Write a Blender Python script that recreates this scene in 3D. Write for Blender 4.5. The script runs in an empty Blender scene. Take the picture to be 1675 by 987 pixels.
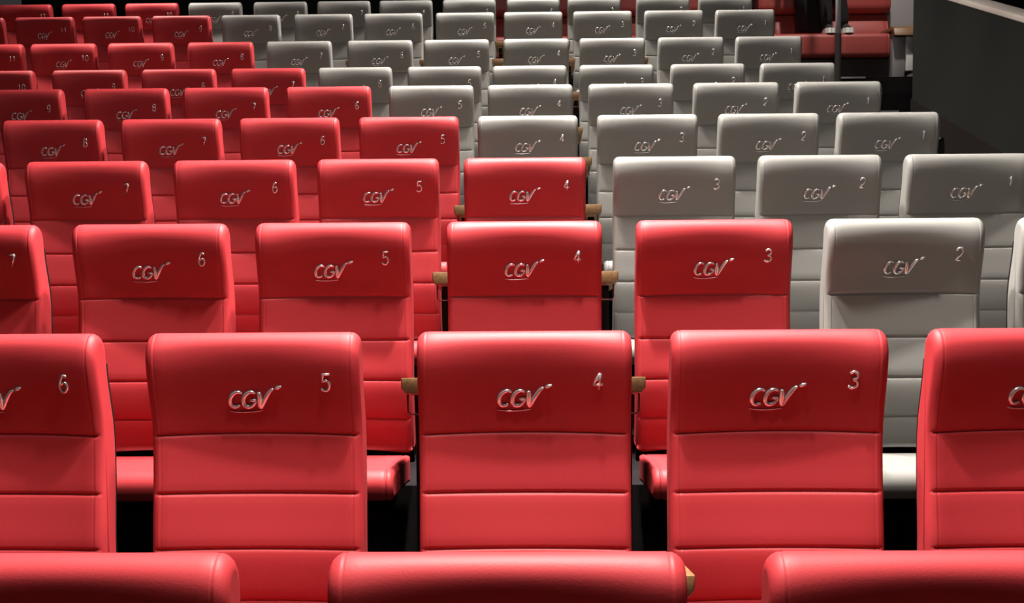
import bpy, bmesh, math
from mathutils import Vector, Matrix

C = bpy.context.scene.collection
sc = bpy.context.scene
F = 2084.0                       # focal length in pixels of the 1675 px wide photograph
PW, PH = 1675.0, 987.0

# ------------------------------------------------------------------ camera
CAMZ = 1.565
cam_d = bpy.data.cameras.new('camera')
cam = bpy.data.objects.new('camera', cam_d)
C.objects.link(cam)
cam_d.sensor_fit = 'HORIZONTAL'
cam_d.sensor_width = 36.0
cam_d.lens = 36.0 * F / PW
cam_d.clip_start = 0.05
cam_d.clip_end = 100
yaw = math.atan(40 / F)
pitch = -math.atan(141.5 / F)
roll = math.radians(-0.45)
R = (Matrix.Rotation(yaw, 3, 'Z') @ Matrix.Rotation(math.pi / 2 + pitch, 3, 'X') @ Matrix.Rotation(roll, 3, 'Z'))
cam.matrix_world = Matrix.Translation((0, 0, CAMZ)) @ R.to_4x4()
sc.camera = cam


def at(px, py, Y):
    """world point seen at photo pixel (px, py) on the plane y = Y"""
    v = R @ Vector((px - PW / 2, PH / 2 - py, -F))
    return Vector((0, 0, CAMZ)) + v * (Y / v.y)


# ------------------------------------------------------------------ materials
def mat(name, col, rough=0.5, metal=0.0, bump=0.0, scale=300.0, var=0.0, spec=0.5, sheen=0.0, emit=None, coat=0.0):
    m = bpy.data.materials.new(name)
    m.use_nodes = True
    nt = m.node_tree
    b = nt.nodes['Principled BSDF']
    b.inputs['Base Color'].default_value = (*col, 1)
    b.inputs['Roughness'].default_value = rough
    b.inputs['Metallic'].default_value = metal
    b.inputs['Specular IOR Level'].default_value = spec
    b.inputs['Sheen Weight'].default_value = sheen
    b.inputs['Coat Weight'].default_value = coat
    if emit:
        b.inputs['Emission Color'].default_value = (*emit[0], 1)
        b.inputs['Emission Strength'].default_value = emit[1]
    tc = nt.nodes.new('ShaderNodeTexCoord')
    if bump > 0:
        n = nt.nodes.new('ShaderNodeTexNoise')
        n.inputs['Scale'].default_value = scale
        n.inputs['Detail'].default_value = 3
        nt.links.new(tc.outputs['Object'], n.inputs['Vector'])
        bp = nt.nodes.new('ShaderNodeBump')
        bp.inputs['Strength'].default_value = bump
        bp.inputs['Distance'].default_value = 0.002
        nt.links.new(n.outputs['Fac'], bp.inputs['Height'])
        nt.links.new(bp.outputs['Normal'], b.inputs['Normal'])
    if var > 0:
        n2 = nt.nodes.new('ShaderNodeTexNoise')
        n2.inputs['Scale'].default_value = 9.0
        n2.inputs['Detail'].default_value = 4
        nt.links.new(tc.outputs['Object'], n2.inputs['Vector'])
        mx = nt.nodes.new('ShaderNodeMix')
        mx.data_type = 'RGBA'
        mx.inputs['A'].default_value = (*[c * (1 - var) for c in col], 1)
        mx.inputs['B'].default_value = (*[min(1, c * (1 + var)) for c in col], 1)
        nt.links.new(n2.outputs['Fac'], mx.inputs['Factor'])
        nt.links.new(mx.outputs['Result'], b.inputs['Base Color'])
    return m


def wood_mat(name, c1, c2):
    m = mat(name, c1, 0.45)
    nt = m.node_tree
    b = nt.nodes['Principled BSDF']
    tc = nt.nodes.new('ShaderNodeTexCoord')
    mp = nt.nodes.new('ShaderNodeMapping')
    mp.inputs['Scale'].default_value = (60, 4, 60)
    w = nt.nodes.new('ShaderNodeTexNoise')
    w.inputs['Scale'].default_value = 2.0
    w.inputs['Detail'].default_value = 5
    cr = nt.nodes.new('ShaderNodeValToRGB')
    cr.color_ramp.elements[0].position = 0.3
    cr.color_ramp.elements[1].position = 0.7
    cr.color_ramp.elements[0].color = (*c1, 1)
    cr.color_ramp.elements[1].color = (*c2, 1)
    nt.links.new(tc.outputs['Object'], mp.inputs['Vector'])
    nt.links.new(mp.outputs['Vector'], w.inputs['Vector'])
    nt.links.new(w.outputs['Fac'], cr.inputs['Fac'])
    nt.links.new(cr.outputs['Color'], b.inputs['Base Color'])
    return m


M_RED = mat('red_leather', (0.40, 0.029, 0.036), 0.56, bump=0.10, scale=260, var=0.03, spec=0.32, sheen=0.0)
M_GREY = mat('grey_leather', (0.215, 0.212, 0.20), 0.54, bump=0.10, scale=260, var=0.03, spec=0.32, sheen=0.0)
M_SOFA = mat('dark_red_leather', (0.33, 0.05, 0.042), 0.5, bump=0.1, scale=240, var=0.06)
M_SILVER = mat('silver_badge', (0.86, 0.85, 0.87), 0.25, metal=0.8)
M_WOOD = wood_mat('armrest_wood', (0.15, 0.075, 0.028), (0.25, 0.135, 0.055))
M_BLACK = mat('black_metal', (0.007, 0.005, 0.005), 0.7, spec=0.12)
M_WIRE = mat('dark_red_wire', (0.10, 0.02, 0.02), 0.35, metal=0.6)
M_CARPET = mat('black_carpet', (0.010, 0.008, 0.009), 0.95, bump=0.5, scale=400, var=0.3, spec=0.1)
M_PANEL = mat('charcoal_panel', (0.006, 0.0068, 0.006), 0.65, var=0.15, spec=0.2)
M_CAP = mat('pale_cap', (0.42, 0.37, 0.33), 0.5, var=0.12)
M_GREYPANEL = mat('grey_panel', (0.27, 0.25, 0.25), 0.55, var=0.08)
M_WHITE = mat('white_panel', (0.95, 0.94, 0.90), 0.45, var=0.03)
M_STEEL = mat('brushed_steel', (0.82, 0.79, 0.81), 0.4, metal=0.25, var=0.05)
M_DARKWOOD = mat('dark_stained_board', (0.035, 0.022, 0.024), 0.5, var=0.15)
M_TROUSER = mat('black_trousers', (0.012, 0.009, 0.010), 0.85, bump=0.3)
M_SHIRT = mat('dark_coat', (0.006, 0.005, 0.006), 0.85, bump=0.3)
M_SKIN = mat('skin', (0.62, 0.40, 0.29), 0.5)
M_HAIR = mat('black_hair', (0.01, 0.008, 0.007), 0.5)
M_SOLE = mat('white_rubber', (0.92, 0.90, 0.86), 0.45)
M_SHOE = mat('black_canvas', (0.015, 0.013, 0.013), 0.8)


# ------------------------------------------------------------------ object helpers
def mesh_obj(name, verts, faces, material, parent=None, smooth=True):
    me = bpy.data.meshes.new(name)
    me.from_pydata(verts, [], faces)
    me.materials.append(material)
    bm = bmesh.new()
    bm.from_mesh(me)
    bmesh.ops.recalc_face_normals(bm, faces=bm.faces)
    bm.to_mesh(me)
    bm.free()
    for p in me.polygons:
        p.use_smooth = smooth
    o = bpy.data.objects.new(name, me)
    C.objects.link(o)
    if parent:
        o.parent = parent
    return o


def link(name, me, parent, loc=(0, 0, 0)):
    o = bpy.data.objects.new(name, me)
    C.objects.link(o)
    o.parent = parent
    o.location = loc
    return o


def thing(name, label, cat, loc=(0, 0, 0), group=None):
    o = bpy.data.objects.new(name, None)
    C.objects.link(o)
    o.empty_display_size = 0.1
    o.location = loc
    o['label'] = label
    o['category'] = cat
    if group:
        o['group'] = group
    return o


def structure(name, verts, faces, material, smooth=False):
    o = mesh_obj(name, verts, faces, material, smooth=smooth)
    o['kind'] = 'structure'
    return o


class MB:
    def __init__(self):
        self.v, self.f = [], []

    def box(self, x0, x1, y0, y1, z0, z1):
        n = len(self.v)
        self.v += [(x, y, z) for z in (z0, z1) for y in (y0, y1) for x in (x0, x1)]
        self.f += [tuple(n + i for i in q) for q in
                   ((0, 2, 3, 1), (4, 5, 7, 6), (0, 1, 5, 4), (2, 6, 7, 3), (0, 4, 6, 2), (1, 3, 7, 5))]
        return self

    def tube(self, pts, rad, seg=8, flat=1.0):
        """round tube along pts; rad number or list"""
        pts = [Vector(p) for p in pts]
        n0 = len(self.v)
        N = len(pts)
        up = None
        for i, p in enumerate(pts):
            t = (pts[min(i + 1, N - 1)] - pts[max(i - 1, 0)]).normalized()
            if up is None:
                up = Vector((0, 1, 0)) if abs(t.y) < 0.9 else Vector((1, 0, 0))
            s = t.cross(up).normalized()
            w = s.cross(t).normalized()
            r = rad[i] if isinstance(rad, (list, tuple)) else rad
            for k in range(seg):
                a = 2 * math.pi * k / seg
                self.v.append(tuple(p + s * (r * math.cos(a)) + w * (r * flat * math.sin(a))))
        for i in range(N - 1):
            for k in range(seg):
                a, b = n0 + i * seg + k, n0 + i * seg + (k + 1) % seg
                self.f.append((a, b, b + seg, a + seg))
        self.f.append(tuple(n0 + k for k in range(seg)))
        self.f.append(tuple(n0 + (N - 1) * seg + k for k in reversed(range(seg))))
        return self

    def prism_x(self, poly, x0, x1):
        """poly of (y, z) extruded along x"""
        n, k = len(self.v), len(poly)
        for x in (x0, x1):
            self.v += [(x, y, z) for y, z in poly]
        self.f.append(tuple(range(n, n + k)))
        self.f.append(tuple(reversed(range(n + k, n + 2 * k))))
        for i in range(k):
            j = (i + 1) % k
            self.f.append((n + i, n + j, n + k + j, n + k + i))
        return self

    def make(self, name, material, parent=None, smooth=False):
        return mesh_obj(name, self.v, self.f, material, parent, smooth)


def bevel_mesh(o, w, seg=3):
    bm = bmesh.new()
    bm.from_mesh(o.data)
    bmesh.ops.bevel(bm, geom=list(bm.edges), offset=w, segments=seg, profile=0.5, affect='EDGES', clamp_overlap=True)
    bm.to_mesh(o.data)
    bm.free()
    for p in o.data.polygons:
        p.use_smooth = True
    o.data.set_sharp_from_angle(angle=math.radians(50))
    return o


def sstep(a, b, x):
    t = min(1, max(0, (x - a) / (b - a)))
    return t * t * (3 - 2 * t)


def pad(name, prof, hw, er, off, material, parent=None, seam=0.018, seam_d=0.0018, cols=22):
    """Upholstered pad: closed side profile prof [(y, z, tag)] swept across the width 2*hw; er is the
    rounding of its side edges, off(u, point) pushes the skin inwards (seams, dishing)."""
    n = len(prof)
    nor = []
    for i in range(n):
        a, b = prof[i - 1], prof[(i + 1) % n]
        t = Vector((b[0] - a[0], b[1] - a[1])).normalized()
        nor.append(Vector((t.y, -t.x)))
    area = sum(prof[i - 1][0] * prof[i][1] - prof[i][0] * prof[i - 1][1] for i in range(n))
    sgn = 1 if area > 0 else -1
    us = set()
    inner = hw - er
    for k in range(cols + 1):
        us.add(round(-inner + 2 * inner * k / cols, 5))
    for k in range(1, 6):
        a = math.pi / 2 * k / 5
        us.add(round(inner + er * math.sin(a), 5))
        us.add(round(-inner - er * math.sin(a), 5))
    for s in (-1, 1):
        for e in (-0.004, -0.002, 0, 0.002, 0.004):
            us.add(round(s * (hw - seam + e), 5))
    us = sorted(us)
    verts, faces = [], []
    for u in us:
        x = abs(u)
        ed = 0.0
        if x > inner:
            ed = er - math.sqrt(max(0, er * er - (x - inner) ** 2))
        g = seam_d * math.exp(-((x - (hw - seam)) / 0.0022) ** 2)
        for i, p in enumerate(prof):
            d = ed + g + off(u / hw, p)
            verts.append((u, p[0] - sgn * nor[i].x * d, p[1] - sgn * nor[i].y * d))
    m = len(us)
    for j in range(m - 1):
        for i in range(n):
            k = (i + 1) % n
            faces.append((j * n + i, j * n + k, (j + 1) * n + k, (j + 1) * n + i))
    # side gussets: a slightly puffed ring then the middle
    for j, s in ((0, -1), (m - 1, 1)):
        faces.append(tuple(j * n + i for i in range(n)))
    o = mesh_obj(name, verts, faces, material, parent, smooth=True)
    me = o.data
    me.polygons[len(me.polygons) - 1].use_smooth = False
    me.polygons[len(me.polygons) - 2].use_smooth = False
    return o


def interp(tab, x):
    """smooth (Catmull-Rom) lookup in [(x, y)]"""
    if x <= tab[0][0]:
        return tab[0][1]
    for i in range(len(tab) - 1):
        x0, y0 = tab[i]
        x1, y1 = tab[i + 1]
        if x <= x1:
            t = (x - x0) / (x1 - x0)
            ym = tab[i - 1] if i > 0 else (2 * x0 - x1, 2 * y0 - y1)
            yp = tab[i + 2] if i + 2 < len(tab) else (2 * x1 - x0, 2 * y1 - y0)
            m0 = (y1 - ym[1]) / (x1 - ym[0]) * (x1 - x0)
            m1 = (yp[1] - y0) / (yp[0] - x0) * (x1 - x0)
            return ((2 * t**3 - 3 * t**2 + 1) * y0 + (t**3 - 2 * t**2 + t) * m0 + (-2 * t**3 + 3 * t**2) * y1 + (t**3 - t**2) * m1)
    return tab[-1][1]


# ------------------------------------------------------------------ cinema seat (local: floor at z = 0, front of the headrest at y = 0, faces -y)
HT = 1.12
HW = 0.2425
TH = 0.10
FRONT = [(0.06, 0.0), (0.08, 0.002), (0.12, 0.011), (0.16, 0.023), (0.20, 0.034), (0.237, 0.040), (0.27, 0.0405), (0.34, 0.036), (0.42, 0.027), (0.48, 0.020), (0.535, 0.019), (0.62, 0.029), (0.74, 0.052)]
SEAMS = (0.237, 0.370, 0.497, 0.622)
BOT = 0.735


def front_y(s):
    return interp(FRONT, s)


def dish(u, s):
    a = 1 - min(1, abs(u)) ** 2.0
    return a * (0.021 * sstep(-0.03, 0.07, s) + 0.007 * sstep(0.05, 0.20, s)) * (1 - 0.5 * sstep(0.3, 0.6, s))


def groove(s):
    g = 0.0
    for q in SEAMS:
        g += 0.0055 * math.exp(-((s - q) / 0.0035) ** 2) + 0.0022 * math.exp(-((s - q) / 0.016) ** 2)
    return g


def back_profile():
    pts = []
    ss = []
    s = BOT
    while s > 0.062:
        ss.append(s)
        near = min(abs(s - q) for q in SEAMS)
        s -= 0.0025 if near < 0.010 else (0.005 if near < 0.03 else 0.012)
    for s in ss:
        pts.append((front_y(s), HT - s, ('f', s)))
    ry, rz = TH / 2, 0.06
    for k in range(0, 17):
        a = math.pi * k / 16
        yy = ry - ry * math.cos(a)
        zz = rz * math.sin(a) ** 0.92 if 0 < k < 16 else 0
        pts.append((yy, HT - 0.06 + zz, ('r', 0.06 - zz, a)))
    for k in range(1, 15):
        s = 0.06 + (BOT - 0.06) * k / 14
        pts.append((front_y(s) + TH + 0.015 * sstep(0.05, 0.5, s), HT - s, ('b', s)))
    return pts


def back_off(u, p):
    t = p[2]
    if t[0] == 'f':
        e = 1 - sstep(0.93, 0.97, abs(u))
        return dish(u, t[1]) + groove(t[1]) * e
    if t[0] == 'r':
        return dish(u, t[1]) * (1 - sstep(0.4, 1.9, t[2]))
    return 0.0


def skin_y(x, z):
    """front surface of the backrest at local x, z"""
    s = HT - z
    return front_y(s) + dish(x / HW, s)


BACK = pad('backrest', back_profile(), HW, 0.024, back_off, M_RED, seam=0.022, seam_d=0.0012)
ME_BACK = {'red': BACK.data, 'grey': BACK.data.copy()}
ME_BACK['grey'].materials[0] = M_GREY
bpy.data.objects.remove(BACK)

# unseen black shell behind the backrest, added to cut red bounce between rows
SHELL = []
for k in range(0, 19):
    s_ = 0.075 + (BOT + 0.05 - 0.075) * k / 18
    SHELL.append((front_y(s_) + TH - 0.004 + 0.015 * sstep(0.05, 0.5, s_), HT - s_, None))
SHELL = SHELL + [(y + 0.022, z, None) for y, z, _ in reversed(SHELL)]
ob = pad('bounce_shell', SHELL, HW - 0.008, 0.006, lambda u, p: 0.0, M_BLACK, seam=0.02, seam_d=0.0, cols=6)
ME_SHELL = ob.data
bpy.data.objects.remove(ob)

# seat cushion, front lip raised by a few degrees
CB, CF = 0.385, 0.430            # top at the rear and at the front lip


def cushion_profile():
    pts = []
    y0, y1 = -0.475, 0.02        # front, rear
    r = 0.042
    th = 0.086
    # front lip (half round), from the bottom up
    for k in range(0, 13):
        a = math.pi * k / 12
        pts.append((y0 + r - r * math.sin(a), CF - th / 2 - (th / 2) * math.cos(a), ('l', a)))
    for k in range(1, 14):
        t = k / 13
        pts.append((y0 + r + (y1 - y0 - r) * t, CF + (CB - CF) * t + 0.006 * math.sin(math.pi * t), ('t', t)))
    pts.append((y1, CB - th, ('b', 0)))
    for k in range(1, 6):
        t = k / 6
        pts.append((y1 + (y0 + r - y1) * t, CB - th + (CF - CB) * t, ('b', t)))
    return pts


CUSH = pad('seat_cushion', cushion_profile(), 0.236, 0.016, lambda u, p: 0.0, M_RED, seam=0.022, seam_d=0.004)
ME_CUSH = {'red': CUSH.data, 'grey': CUSH.data.copy()}
ME_CUSH['grey'].materials[0] = M_GREY
bpy.data.objects.remove(CUSH)


# chrome lettering, laid on the curved headrest
def strokes(lines, width, x0, z0, w, h, shear, depth=0.75, name='x'):
    mb = MB()
    for ln in lines:
        pts, rads = [], []
        for q in ln:
            x = x0 + w * (q[0] + shear * q[1])
            z = z0 + h * q[1]
            pts.append((x, skin_y(x, z) - width * 0.25, z))
            rads.append(width * (q[2] if len(q) > 2 else 1.0))
        mb.tube(pts, rads, 8, depth)
    return mb


def arc(cx, cy, rx, ry, a0, a1, n=14, w0=1.0, w1=1.0):
    out = []
    for k in range(n + 1):
        t = k / n
        a = math.radians(a0 + (a1 - a0) * t)
        out.append((cx + rx * math.cos(a), cy + ry * math.sin(a), w0 + (w1 - w0) * t + 0.5 * math.sin(math.pi * t)))
    return out


def smooth(pts, n=5):
    out = []
    P = [tuple(p) + ((1.0,) if len(p) == 2 else ()) for p in pts]
    for i in range(len(P) - 1):
        a, b = P[i], P[i + 1]
        pm = P[i - 1] if i else tuple(2 * a[k] - b[k] for k in range(3))
        pp = P[i + 2] if i + 2 < len(P) else tuple(2 * b[k] - a[k] for k in range(3))
        for j in range(n):
            t = j / n
            out.append(tuple(0.5 * (2 * a[k] + (b[k] - pm[k]) * t + (2 * pm[k] - 5 * a[k] + 4 * b[k] - pp[k]) * t * t +
                                    (3 * a[k] - 3 * b[k] + pp[k] - pm[k]) * t**3) for k in range(3)))
    out.append(P[-1])
    return out


LOGO_LINES = [
    arc(0.15, 0.45, 0.135, 0.43, 50, 310, 18, 0.5, 0.6),                       # C
    arc(0.43, 0.45, 0.135, 0.43, 50, 350, 20, 0.5, 0.7),                       # G
    [(0.44, 0.40, 0.7), (0.50, 0.40, 0.8), (0.57, 0.40, 0.7)],                 # its bar
    smooth([(0.59, 0.86, 0.8), (0.63, 0.55, 1.2), (0.67, 0.10, 1.2), (0.71, 0.06, 1.0), (0.77, 0.55, 1.1), (0.83, 0.92, 0.9), (0.89, 1.05, 0.5)]),   # V
    smooth([(0.93, 1.04, 0.5), (0.98, 1.12, 0.9), (1.05, 1.20, 0.4)]),         # flick beside it
    smooth([(0.04, -0.22, 0.14), (0.25, -0.28, 0.26), (0.50, -0.27, 0.26), (0.74, -0.20, 0.14)]),   # fine line beneath
]
lg = strokes(LOGO_LINES, 0.0052, -0.064, HT - 0.172, 0.108, 0.042, 0.10).make('logo', M_SILVER, None, True)
ME_LOGO = lg.data
bpy.data.objects.remove(lg)

DIG = {
    '0': [arc(0.5, 0.5, 0.42, 0.5, 90, 450, 24, 0.7, 0.7)],
    '1': [[(0.28, 0.80), (0.42, 0.9), (0.55, 1.0)], [(0.55, 1.0), (0.55, 0.5), (0.55, 0.0)]],
    '2': [smooth([(0.10, 0.76), (0.30, 0.98), (0.70, 0.96), (0.85, 0.72), (0.60, 0.42), (0.10, 0.02)]), [(0.10, 0.02), (0.90, 0.02)]],
    '3': [smooth([(0.12, 0.88), (0.45, 1.0), (0.80, 0.84), (0.74, 0.62), (0.42, 0.52)]), smooth([(0.42, 0.52), (0.82, 0.42), (0.86, 0.16), (0.46, 0.0), (0.08, 0.12)])],
    '4': [[(0.66, 0.0), (0.66, 0.5), (0.66, 0.98)], [(0.66, 0.98), (0.36, 0.62), (0.06, 0.30)], [(0.06, 0.30), (0.5, 0.30), (0.98, 0.30)]],
    '5': [[(0.86, 1.0), (0.24, 1.0), (0.16, 0.56)], smooth([(0.16, 0.56), (0.52, 0.64), (0.86, 0.42), (0.78, 0.10), (0.42, 0.0), (0.08, 0.12)])],
    '6': [smooth([(0.80, 0.94), (0.46, 1.0), (0.16, 0.66), (0.12, 0.30), (0.40, 0.0), (0.78, 0.12), (0.84, 0.42), (0.52, 0.60), (0.16, 0.42)])],
    '7': [[(0.10, 0.98), (0.5, 0.98), (0.90, 0.98)], [(0.90, 0.98), (0.62, 0.5), (0.40, 0.0)]],
    '8': [arc(0.5, 0.74, 0.32, 0.25, 90, 450, 18, 0.8, 0.8), arc(0.5, 0.25, 0.40, 0.25, 90, 450, 18, 0.8, 0.8)],
    '9': [smooth([(0.20, 0.06), (0.54, 0.0), (0.84, 0.34), (0.88, 0.70), (0.60, 1.0), (0.22, 0.88), (0.16, 0.58), (0.48, 0.40), (0.84, 0.58)])],
}
ME_NUM = {}


def num_mesh(n):
    if n not in ME_NUM:
        t = str(n)
        mb = MB()
        w = 0.024
        step = 0.030
        xs = 0.164 - (len(t) - 1) * step / 2 - w / 2
        for k, ch in enumerate(t):
            q = strokes(DIG[ch], 0.0032, xs + k * step, HT - 0.132, w, 0.039, 0.12)
            o = len(mb.v)
            mb.v += q.v
            mb.f += [tuple(i + o for i in f) for f in q.f]
        ob = mb.make('seat_number', M_SILVER, None, True)
        ME_NUM[n] = ob.data
        bpy.data.objects.remove(ob)
    return ME_NUM[n]


# wooden armrest: rounded slab with a tapered nose
def armrest_mesh():
    prof = [(-0.046, 0.0), (0.046, 0.0), (0.046, -0.030), (0.034, -0.046), (-0.034, -0.046), (-0.046, -0.030)]
    ys = [-0.405, -0.395, -0.20, -0.09]
    v, f = [], []
    sc_ = [0.94, 1, 1, 0.9]
    for y, s in zip(ys, sc_):
        for x, z in prof:
            v.append((x * s, y, z * s + (y + 0.405) * -0.16))
    n = len(prof)
    for j in range(len(ys) - 1):
        for i in range(n):
            k = (i + 1) % n
            f.append((j * n + i, j * n + k, (j + 1) * n + k, (j + 1) * n + i))
    f.append(tuple(range(n)))
    f.append(tuple(reversed(range((len(ys) - 1) * n, len(ys) * n))))
    o = mesh_obj('armrest', v, f, M_WOOD, None, False)
    bevel_mesh(o, 0.0025, 2)
    me = o.data
    bpy.data.objects.remove(o)
    return me


AZ = 0.685
ME_ARM = armrest_mesh()
ob = MB().prism_x([(-0.30, 0.0), (0.05, 0.0), (0.05, 0.28), (-0.02, AZ - 0.088), (-0.34, AZ - 0.040), (-0.30, 0.45)], -0.015, 0.015).make('armrest_support', M_BLACK)
bevel_mesh(ob, 0.004, 2)
ME_SUP = ob.data
bpy.data.objects.remove(ob)
ob = MB().tube([(-0.028, -0.385, -0.040), (-0.028, -0.385, -0.098), (-0.022, -0.385, -0.106), (0.022, -0.385, -0.106), (0.028, -0.385, -0.098), (0.028, -0.385, -0.040)], 0.0028, 6).make('hook', M_WIRE, None, True)
ME_HOOK = ob.data
bpy.data.objects.remove(ob)
mb = MB()
mb.box(-0.07, 0.07, -0.27, -0.12, 0.012, 0.30)
mb.box(-0.13, 0.13, -0.34, -0.05, 0.0, 0.012)
mb.box(-0.20, 0.20, -0.40, 0.01, 0.285, 0.302)
ob = mb.make('pedestal', M_BLACK)
ME_PED = ob.data
bpy.data.objects.remove(ob)

# ------------------------------------------------------------------ rows (nearest first)
ORD = ['front row', 'second row', 'third row', 'fourth row', 'fifth row', 'sixth row', 'seventh row', 'eighth row', 'ninth row', 'tenth row']
ROWS = [
    # depth, (x, y) of seat four's top edge, {number: centre x}, highest grey number
    (1.66, (828, 921), {5: 72, 4: 828, 3: 1566}, 0),
    (2.83, (857, 545), {6: -24, 5: 408, 4: 857, 3: 1279, 2: 1711}, 0),
    (3.95, (857, 362), {7: -73, 6: 239, 5: 541, 4: 857, 3: 1171, 2: 1486, 1: 1806}, 2),
    (5.06, (858, 257), {8: -102, 7: 135, 6: 379, 5: 616, 4: 858, 3: 1105, 2: 1345, 1: 1588}, 3),
    (6.18, (863, 188), {8: 80, 7: 275, 6: 470, 5: 667, 4: 863, 3: 1060, 2: 1260, 1: 1457}, 4),
    (7.30, (867, 137), {9: 29, 8: 202, 7: 366, 6: 535, 5: 704, 4: 867, 3: 1033, 2: 1206, 1: 1374}, 5),
    (8.41, (866, 106), {10: -9, 9: 142, 8: 289, 7: 436, 6: 579, 5: 726, 4: 866, 3: 1009, 2: 1159, 1: 1307}, 6),
    (9.53, (877, 62), {11: -19, 10: 100, 9: 227, 8: 358, 7: 487, 6: 620, 5: 746, 4: 877, 3: 1002, 2: 1131, 1: 1259}, 7),
    (10.65, (872, 18), {12: -45, 11: 69, 10: 180, 9: 294, 8: 408, 7: 527, 6: 642, 5: 760, 4: 872, 3: 986, 2: 1103, 1: 1220}, 8),
    (11.76, (872, -3), {12: 38, 11: 142, 10: 246, 9: 350, 8: 457, 7: 561, 6: 663, 5: 767, 4: 872, 3: 972, 2: 1085, 1: 1187}, 9),
]
FLOORS = []
for k, (Y, (tx, ty), seats, ngrey) in enumerate(ROWS):
    zf = at(tx, ty, Y).z - HT
    FLOORS.append((Y, zf))
    nums = sorted(seats, reverse=True)          # left to right in the photo
    X = {n: at(seats[n], ty, Y).x for n in nums}
    for n in nums:
        col = 'grey' if n <= ngrey else 'red'
        if k == 0:
            where = {5: 'behind the left bottom corner of the picture, front row', 4: 'middle of the three seats in the front row', 3: 'rightmost of the three seats in the front row'}[n]
            if n == 5:
                where = 'leftmost of the three seats in the front row'
            lab = 'red leather cinema seat, ' + where
        else:
            lab = '%s leather cinema seat number %d in the %s%s' % (col, n, ORD[k], ' from the front' if k else '')
        r = thing('cinema_seat', lab, 'cinema seat', (X[n], Y, zf), 'cinema seats in the ' + ORD[k])
        b = link('backrest', ME_BACK[col], r)
        link('logo', ME_LOGO, b)
        link('seat_number', num_mesh(n), b)
        link('bounce_shell', ME_SHELL, r)
        link('seat_cushion', ME_CUSH[col], r)
        link('pedestal', ME_PED, r)
        lx = (X[n + 1] - X[n]) / 2 if n + 1 in X else -0.295
        sides = [lx]
        if n == nums[-1]:
            sides.append(0.295)
        for x in sides:
            a = link('armrest', ME_ARM, r, (x, 0, AZ))
            link('hook', ME_HOOK, a)
            link('armrest_support', ME_SUP, r, (x, 0, 0))

# ------------------------------------------------------------------ stepped floor
KY, KZ = 12.95, at(1400, 57, 12.5).z - 0.46      # sofa row behind
prof = [(0.2, FLOORS[0][1])]
for k, (Y, z) in enumerate(FLOORS):
    z2 = FLOORS[k + 1][1] if k + 1 < len(FLOORS) else KZ
    prof += [(Y + 0.21, z), (Y + 0.21, z2)]
prof += [(15.0, KZ), (15.0, -0.35), (0.2, -0.35)]
fl = MB().prism_x(prof, -6.0, 2.15)
# aisle stairs: two treads per row
ais = [(0.2, FLOORS[0][1])]
tread = []
for k, (Y, z) in enumerate(FLOORS):
    z2 = FLOORS[k + 1][1] if k + 1 < len(FLOORS) else KZ
    zm = (z + z2) / 2
    ais += [(Y - 0.37, z), (Y - 0.37, zm), (Y + 0.21, zm), (Y + 0.21, z2)]
    tread += [(Y - 0.37, zm), (Y + 0.21, z2)]
ais += [(15.0, KZ), (15.0, -0.35), (0.2, -0.35)]
fl.prism_x(ais, 2.15, 6.0)
structure('floor', fl.v, fl.f, M_CARPET)
for i, (y, z) in enumerate(tread):
    nb = MB().box(2.17, 3.06, y - 0.004, y + 0.035, z - 0.012, z + 0.003)
    structure('trim_%d' % (i + 1), nb.v, nb.f, M_GREYPANEL)

# ------------------------------------------------------------------ parapet wall beside the aisle stairs
WX = 3.10
yfar = None
# depth at which the plane x = WX shows at a photo column
def depth_at(px, py, X):
    v = R @ Vector((px - PW / 2, PH / 2 - py, -F))
    return X * v.y / v.x
ya = depth_at(1493, 100, WX)
y1 = depth_at(1548, 0, WX)
y2 = depth_at(1675, 38, WX)
z1, z2 = at(1548, 0, y1).z, at(1675, 38, y2).z
sl = (z1 - z2) / (y1 - y2)
def top_z(y):
    return z2 + (y - y2) * sl
pw = MB().prism_x([(2.0, -0.3), (ya, -0.3), (ya, top_z(ya)), (2.0, top_z(2.0))], WX, WX + 0.16)
structure('wall_right', pw.v, pw.f, M_PANEL)
bb = MB().prism_x([(2.0, -0.3), (ya, -0.3), (ya, top_z(ya) - 0.88), (2.0, top_z(2.0) - 0.88)], WX - 0.014, WX - 0.001)
bb = structure('baseboard_right', bb.v, bb.f, M_BLACK)
cap = MB().prism_x([(2.0, top_z(2.0)), (ya + 0.03, top_z(ya + 0.03)), (ya + 0.03, top_z(ya + 0.03) + 0.042), (2.0, top_z(2.0) + 0.042)], WX - 0.008, WX + 0.17)
o = cap.make('trim_30', M_CAP)
bevel_mesh(o, 0.008, 2)
o['kind'] = 'structure'
bw = MB().box(-6.0, 6.0, 15.0, 15.2, -0.35, 6.5)
structure('wall_back', bw.v, bw.f, M_PANEL)
sw = MB().box(5.8, 6.0, 2.0, 15.0, -0.35, 6.5)
structure('wall_side', sw.v, sw.f, M_PANEL)

# ------------------------------------------------------------------ red sofas at the back
def cushion_block(name, x0, x1, prof, parent, material=M_SOFA):
    """padded block from a (y, z) side profile"""
    hw = (x1 - x0) / 2
    o = pad(name, [(y, z, None) for y, z in prof], hw, 0.018, lambda u, p: 0.006 * abs(u) ** 4, material, parent, seam=0.024, seam_d=0.003, cols=12)
    o.location.x = (x0 + x1) / 2
    return o


def rounded(y0, y1, z0, z1, r, n=5):
    pts = []
    for cy, cz, a0 in ((y0 + r, z0 + r, 270), (y0 + r, z1 - r, 180), (y1 - r, z1 - r, 90), (y1 - r, z0 + r, 0)):
        for k in range(n + 1):
            a = math.radians(a0 - 90 * k / n)
            pts.append((cy + r * math.cos(a), cz + r * math.sin(a)))
    return pts


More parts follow.
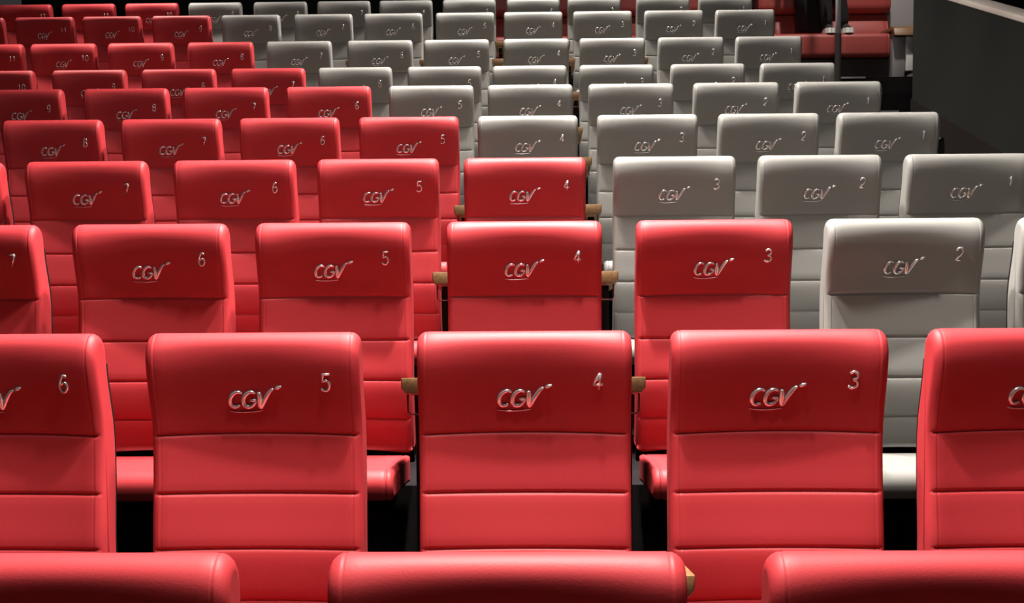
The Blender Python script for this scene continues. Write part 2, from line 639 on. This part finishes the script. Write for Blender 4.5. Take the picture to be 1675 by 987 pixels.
def sofa(xl, xm, xr, label, end=False):
    """two seats xl..xm and xm..xr with an arm at both ends"""
    xc = (xl + xr) / 2
    r = thing('sofa', label, 'sofa', (xc, KY, KZ), 'red two-seat sofas behind the last row')
    for x0, x1 in ((xl - xc, xm - xc - 0.006), (xm - xc + 0.006, xr - xc)):
        cushion_block('seat_cushion', x0, x1, rounded(-0.50, 0.10, 0.24, 0.475, 0.05), r)
        e = 0.13 if end and x1 > 0.2 else 0.0
        cushion_block('lower_back_cushion', x0, x1 + e, [(0.0, 0.482), (-0.005, 0.50), (0.085, 0.725), (0.10, 0.735), (0.235, 0.735), (0.235, 0.482)], r)
        cushion_block('upper_back_cushion', x0, x1 + e, rounded(-0.03, 0.22, 0.74, 1.14, 0.08), r)
    h = xr - xc
    bevel_mesh(MB().box(-h + 0.01, h - 0.01, -0.40, 0.20, 0.0, 0.235).make('base', M_DARKWOOD, r), 0.006, 2)
    for sd in ((1,) if end else (-1, 1)):
        w = 0.26 if (sd > 0 and end) else 0.12
        x0 = h + 0.012 if sd > 0 else -h - 0.132
        bevel_mesh(MB().box(x0, x0 + 0.12, -0.52, 0.22, 0.0, 0.47).make('arm_panel', M_GREYPANEL, r), 0.008, 2)
        ab = MB().prism_x([(-0.62, 0.43), (-0.58, 0.505), (-0.50, 0.53), (0.12, 0.535), (0.12, 0.49), (-0.50, 0.485), (-0.58, 0.43)], x0 - 0.01, x0 + w + 0.01)
        bevel_mesh(ab.make('armrest', M_WOOD, r), 0.006, 2)
        bevel_mesh(MB().box(x0, x0 + w + (0.30 if end and sd > 0 else 0), 0.245, 0.33, 0.0, 1.2).make('side_post', M_GREYPANEL, r), 0.008, 2)
        if end and sd > 0:
            bevel_mesh(MB().box(x0 + 0.125, x0 + 0.25, -0.54, 0.10, 0.10, 0.475).make('white_panel', M_WHITE, r), 0.006, 2)
    return r


SXR = at(1455, 60, KY - 0.45).x
SXM = at(1372, 60, KY - 0.45).x
SXL = at(1252, 60, KY - 0.45).x
sofa(SXL, SXM, SXR, 'dark red two-seat sofa with wood-topped end arm behind the steel post', True)
W1 = SXL - 0.135 * 2 - 0.02
sofa(W1 - 1.12, W1 - 0.56, W1, 'dark red two-seat sofa behind grey seats 1 and 2 of the last row')
W2 = W1 - 1.12 - 0.27 - 0.02
sofa(W2 - 1.12, W2 - 0.56, W2, 'dark red two-seat sofa behind grey seats 3 and 4 of the last row')

# ------------------------------------------------------------------ steel post
PY_ = 11.9
pp = at(1371, 55, PY_)
pb = KZ if PY_ > FLOORS[-1][0] + 0.19 else FLOORS[-1][1]
r = thing('handrail_post', 'slim steel handrail post in front of the red sofa', 'post', (pp.x, PY_, pb))
MB().tube([(0, 0, pp.z - pb), (0, 0, pp.z - pb + 1.2)], 0.026, 16).make('tube', M_STEEL, r, True)
MB().tube([(0, 0, 0.0), (0, 0, 0.015), (0, 0, 0.016), (0, 0, pp.z - pb)], [0.06, 0.06, 0.030, 0.030], 16).make('shaded_tube', M_BLACK, r, True)  # black lower length added in place of shade on the post

# ------------------------------------------------------------------ person standing at the sofa behind the post
FY = KY - 0.33                                   # depth of the feet
ZS = KZ + 0.477                                  # top of the seat cushion
fa, fb = at(1354, 40, FY).x, at(1383, 40, FY).x
hip = at(1336, 40, FY).x
per = thing('person', 'person in black trousers and dark coat with white-soled shoes, behind the steel post', 'person', (hip, FY, ZS))


def skin_body(name, verts, edges, radii, root, material, parent):
    me = bpy.data.meshes.new(name)
    me.from_pydata(verts, edges, [])
    me.materials.append(material)
    o = bpy.data.objects.new(name, me)
    C.objects.link(o)
    o.parent = parent
    m = o.modifiers.new('skin', 'SKIN')
    m.use_smooth_shade = True
    for i, v in enumerate(me.skin_vertices[0].data):
        v.radius = (radii[i], radii[i]) if not isinstance(radii[i], tuple) else radii[i]
        v.use_root = (i == root)
    o.modifiers.new('sub', 'SUBSURF').levels = 2
    o.modifiers['sub'].render_levels = 2
    return o


ax, bx = fa - hip, fb - hip
V = [(0, 0.02, 0.90), (0, 0.02, 1.06), (0, 0.01, 1.24), (0, 0.02, 1.38), (0, 0.01, 1.46), (0, -0.01, 1.54), (0, -0.015, 1.62),     # 0-6 spine, neck, head
     (-0.09, 0.01, 0.84), (ax - 0.045, -0.01, 0.47), (ax - 0.005, 0.03, 0.10),                                                   # 7-9 one leg
     (0.09, 0.01, 0.84), (bx - 0.085, -0.03, 0.47), (bx - 0.01, 0.03, 0.10),                                                     # 10-12 other leg
     (-0.18, 0.02, 1.36), (-0.23, 0.03, 1.10), (-0.22, -0.04, 0.87), (-0.22, -0.06, 0.80),                                       # 13-16 arm
     (0.18, 0.02, 1.36), (0.23, 0.03, 1.10), (0.22, -0.04, 0.87), (0.22, -0.06, 0.80)]
E = [(0, 1), (1, 2), (2, 3), (3, 4), (4, 5), (5, 6), (0, 7), (7, 8), (8, 9), (0, 10), (10, 11), (11, 12), (3, 13), (13, 14), (14, 15), (15, 16), (3, 17), (17, 18), (18, 19), (19, 20)]
RR = [(0.15, 0.10), (0.13, 0.095), (0.15, 0.105), (0.13, 0.09), 0.052, 0.075, 0.085, 0.085, 0.056, 0.036, 0.085, 0.056, 0.036, 0.055, 0.042, 0.030, 0.030, 0.055, 0.042, 0.030, 0.030]
n0 = len(V)
for arm, sx in ((16, -1), (20, 1)):              # five fingers on each hand
    hx, hy, hz = V[arm]
    for j, (dx, dl) in enumerate(((-0.018, 0.062), (-0.006, 0.072), (0.007, 0.068), (0.019, 0.055))):
        i = len(V)
        V += [(hx + 0.01 * sx, hy - dx, hz - 0.04), (hx + 0.006 * sx, hy - dx - 0.004, hz - 0.04 - dl * 0.55), (hx - 0.004 * sx, hy - dx - 0.010, hz - 0.04 - dl)]
        E += [(arm, i), (i, i + 1), (i + 1, i + 2)]
        RR += [0.0095, 0.0085, 0.007]
    i = len(V)
    V += [(hx - 0.012 * sx, hy - 0.035, hz - 0.012), (hx - 0.014 * sx, hy - 0.050, hz - 0.045)]
    E += [(arm, i), (i, i + 1)]
    RR += [0.011, 0.009]
skin_body('body', V, E, RR, 0, M_SKIN, per)
# clothing follows the body
tv = [(0, 0.02, 1.00), (0, 0.02, 0.90)] + [V[7], V[8], (ax - 0.005, 0.03, 0.075)] + [V[10], V[11], (bx - 0.01, 0.03, 0.075)]
skin_body('trousers', tv, [(0, 1), (1, 2), (2, 3), (3, 4), (1, 5), (5, 6), (6, 7)], [(0.15, 0.11), (0.165, 0.115), 0.105, 0.078, 0.064, 0.105, 0.078, 0.064], 1, M_TROUSER, per)
cv = [(0, 0.02, 0.90), (0, 0.02, 1.08), (0, 0.01, 1.28), (0, 0.012, 1.435), (-0.185, 0.02, 1.375), (-0.235, 0.03, 1.10), (-0.222, -0.04, 0.86), (0.185, 0.02, 1.375), (0.235, 0.03, 1.10), (0.222, -0.04, 0.86)]
skin_body('coat', cv, [(0, 1), (1, 2), (2, 3), (3, 4), (4, 5), (5, 6), (3, 7), (7, 8), (8, 9)], [(0.18, 0.125), (0.165, 0.12), (0.178, 0.13), (0.105, 0.095), 0.082, 0.060, 0.046, 0.082, 0.058, 0.046], 1, M_SHIRT, per)
# long coat skirt, open at the front
cx = at(1331, 40, FY).x - hip
sv, sf = [], []
for j, (z, rx, ry, ox) in enumerate(((1.04, 0.17, 0.12, 0.0), (0.75, 0.19, 0.13, -0.01), (0.40, 0.19, 0.135, cx * 0.6), (0.05, 0.15, 0.12, cx))):
    for k in range(25):
        a = math.radians(-30 - 300 * k / 24 + 60 - 60)
        wv = 1 + 0.05 * math.sin(5 * a) * (1.1 - z)
        sv.append((ox + rx * wv * math.sin(math.radians(30 + 300 * k / 24)), 0.05 - ry * wv * math.cos(math.radians(30 + 300 * k / 24)), z))
for j in range(3):
    for k in range(24):
        sf.append((j * 25 + k, j * 25 + k + 1, (j + 1) * 25 + k + 1, (j + 1) * 25 + k))
o = mesh_obj('coat_skirt', sv, sf, M_SHIRT, per)
m = o.modifiers.new('thick', 'SOLIDIFY')
m.thickness = 0.006
# hair cap and face details
def ball(name, c, r, sc_, material, parent, keep=None):
    bm = bmesh.new()
    bmesh.ops.create_uvsphere(bm, u_segments=20, v_segments=14, radius=r)
    for v in bm.verts:
        v.co = Vector((v.co.x * sc_[0] + c[0], v.co.y * sc_[1] + c[1], v.co.z * sc_[2] + c[2]))
    if keep:
        bmesh.ops.delete(bm, geom=[v for v in bm.verts if not keep(v.co)], context='VERTS')
    me = bpy.data.meshes.new(name)
    bm.to_mesh(me)
    bm.free()
    me.materials.append(material)
    for p in me.polygons:
        p.use_smooth = True
    ob = bpy.data.objects.new(name, me)
    C.objects.link(ob)
    ob.parent = parent
    return ob
ball('hair', (0, 0.0, 1.625), 0.112, (0.95, 1.0, 1.0), M_HAIR, per, lambda c: c.y > -0.05 + (1.68 - c.z) * 0.5 or c.z > 1.69)
for sx in (-1, 1):
    ball('eye', (0.032 * sx, -0.094, 1.60), 0.008, (1, 0.6, 0.8), M_HAIR, per)
    ball('ear', (0.090 * sx, -0.005, 1.585), 0.026, (0.4, 0.7, 1.1), M_SKIN, per)
ball('nose', (0, -0.108, 1.575), 0.016, (0.8, 1.0, 1.4), M_SKIN, per)
ball('mouth', (0, -0.092, 1.535), 0.020, (1.0, 0.4, 0.3), M_SOFA, per)
# shoes: black uppers on thick white soles
for x in (ax, bx):
    L = [(-0.17, 0.0), (-0.162, 0.5), (-0.13, 0.85), (-0.08, 1.0), (0.0, 0.86), (0.06, 0.80), (0.09, 0.6), (0.10, 0.0)]
    sole, up = MB(), MB()
    N = 11
    for mb_, hgt, base, wd in ((sole, None, 0.0, 0.062), (up, 1, 0.02, 0.054)):
        for y, w_ in L:
            for k in range(N):
                a = math.pi * k / (N - 1)
                if hgt is None:
                    px_ = math.cos(a)
                    zz = (0.048 if y < -0.10 else 0.040) if 0 < k < N - 1 else 0.0
                    px_ = max(-1, min(1, px_ * 1.25)) if 0 < k < N - 1 else px_
                else:
                    px_ = math.cos(a)
                    hh = interp([(-0.17, 0.03), (-0.13, 0.05), (-0.06, 0.072), (0.02, 0.10), (0.10, 0.10)], y)
                    zz = base + hh * math.sin(a)
                mb_.v.append((x + wd * max(w_, 0.02) * px_, y * (1 if hgt is None else 0.93), zz))
        for j in range(len(L) - 1):
            for k in range(N - 1):
                mb_.f.append((j * N + k, j * N + k + 1, (j + 1) * N + k + 1, (j + 1) * N + k))
            mb_.f.append((j * N, (j + 1) * N, (j + 1) * N + N - 1, j * N + N - 1))
    sh = up.make('shoe', M_SHOE, per, True)
    sole.make('sole', M_SOLE, sh, False)

# ------------------------------------------------------------------ lights
def spot(x, y, z, power, size=0.09, col=(1.0, 0.92, 0.84), angle=62, blend=1.0, wide=3.3):
    l = bpy.data.lights.new('ceiling_or_fill_lamp', 'SPOT')
    l.energy = power
    l.shadow_soft_size = size
    l.color = col
    l.spot_size = math.radians(angle)
    l.spot_blend = blend
    o = bpy.data.objects.new('ceiling_or_fill_lamp', l)
    C.objects.link(o)
    o.location = (x, y, z)
    o.scale = (wide, 1, 1)
    return o


LAMP = (210, 290, 590, 450, 420, 400, 390, 390, 390, 390)
for k, (Y, z) in enumerate(FLOORS):
    a, b = (-0.20, 0.12) if k == 0 else (0.24, 0.62) if k == 2 else (0.36, 0.62) if k in (3, 4) else (0.46, 0.66)
    spot(0.02, Y - a, z + HT + 2.5, LAMP[k] * 1.75, size=0.045)
    spot(0.02, Y - b, z + HT + 2.5, LAMP[k] * 1.15)

for (x, k, e) in ((-3.6, 9, 900), (-3.4, 7, 700)):
    Y, z = FLOORS[k]
    spot(x, Y - 0.44, z + HT + 2.3, e, angle=60, wide=1.3)

f = spot(3.0, KY - 2.0, KZ + 3.6, 420, angle=66, wide=1.5, size=0.08)  # added fill spot, no real fitting: brightens the end sofa and post
f.rotation_euler = (Vector((2.9, KY, KZ + 0.6)) - f.location).to_track_quat('-Z', 'Y').to_euler()

f = spot(0.0, -2.0, 4.4, 680, size=0.7, col=(1.0, 0.93, 0.87), angle=42, wide=1.5)  # unseen frontal fill behind the camera, added to lift the back rows
f.rotation_euler = (Vector((0.3, 8.0, 2.6)) - f.location).to_track_quat('-Z', 'Y').to_euler()

w = bpy.data.worlds.new('world')
sc.world = w
w.use_nodes = True
w.node_tree.nodes['Background'].inputs['Color'].default_value = (1.0, 0.95, 0.95, 1)
w.node_tree.nodes['Background'].inputs['Strength'].default_value = 0.03

sc.view_settings.view_transform = 'Standard'
sc.view_settings.look = 'None'
sc.view_settings.exposure = 0.0
sc.view_settings.gamma = 1.0
sc.view_settings.use_curve_mapping = False
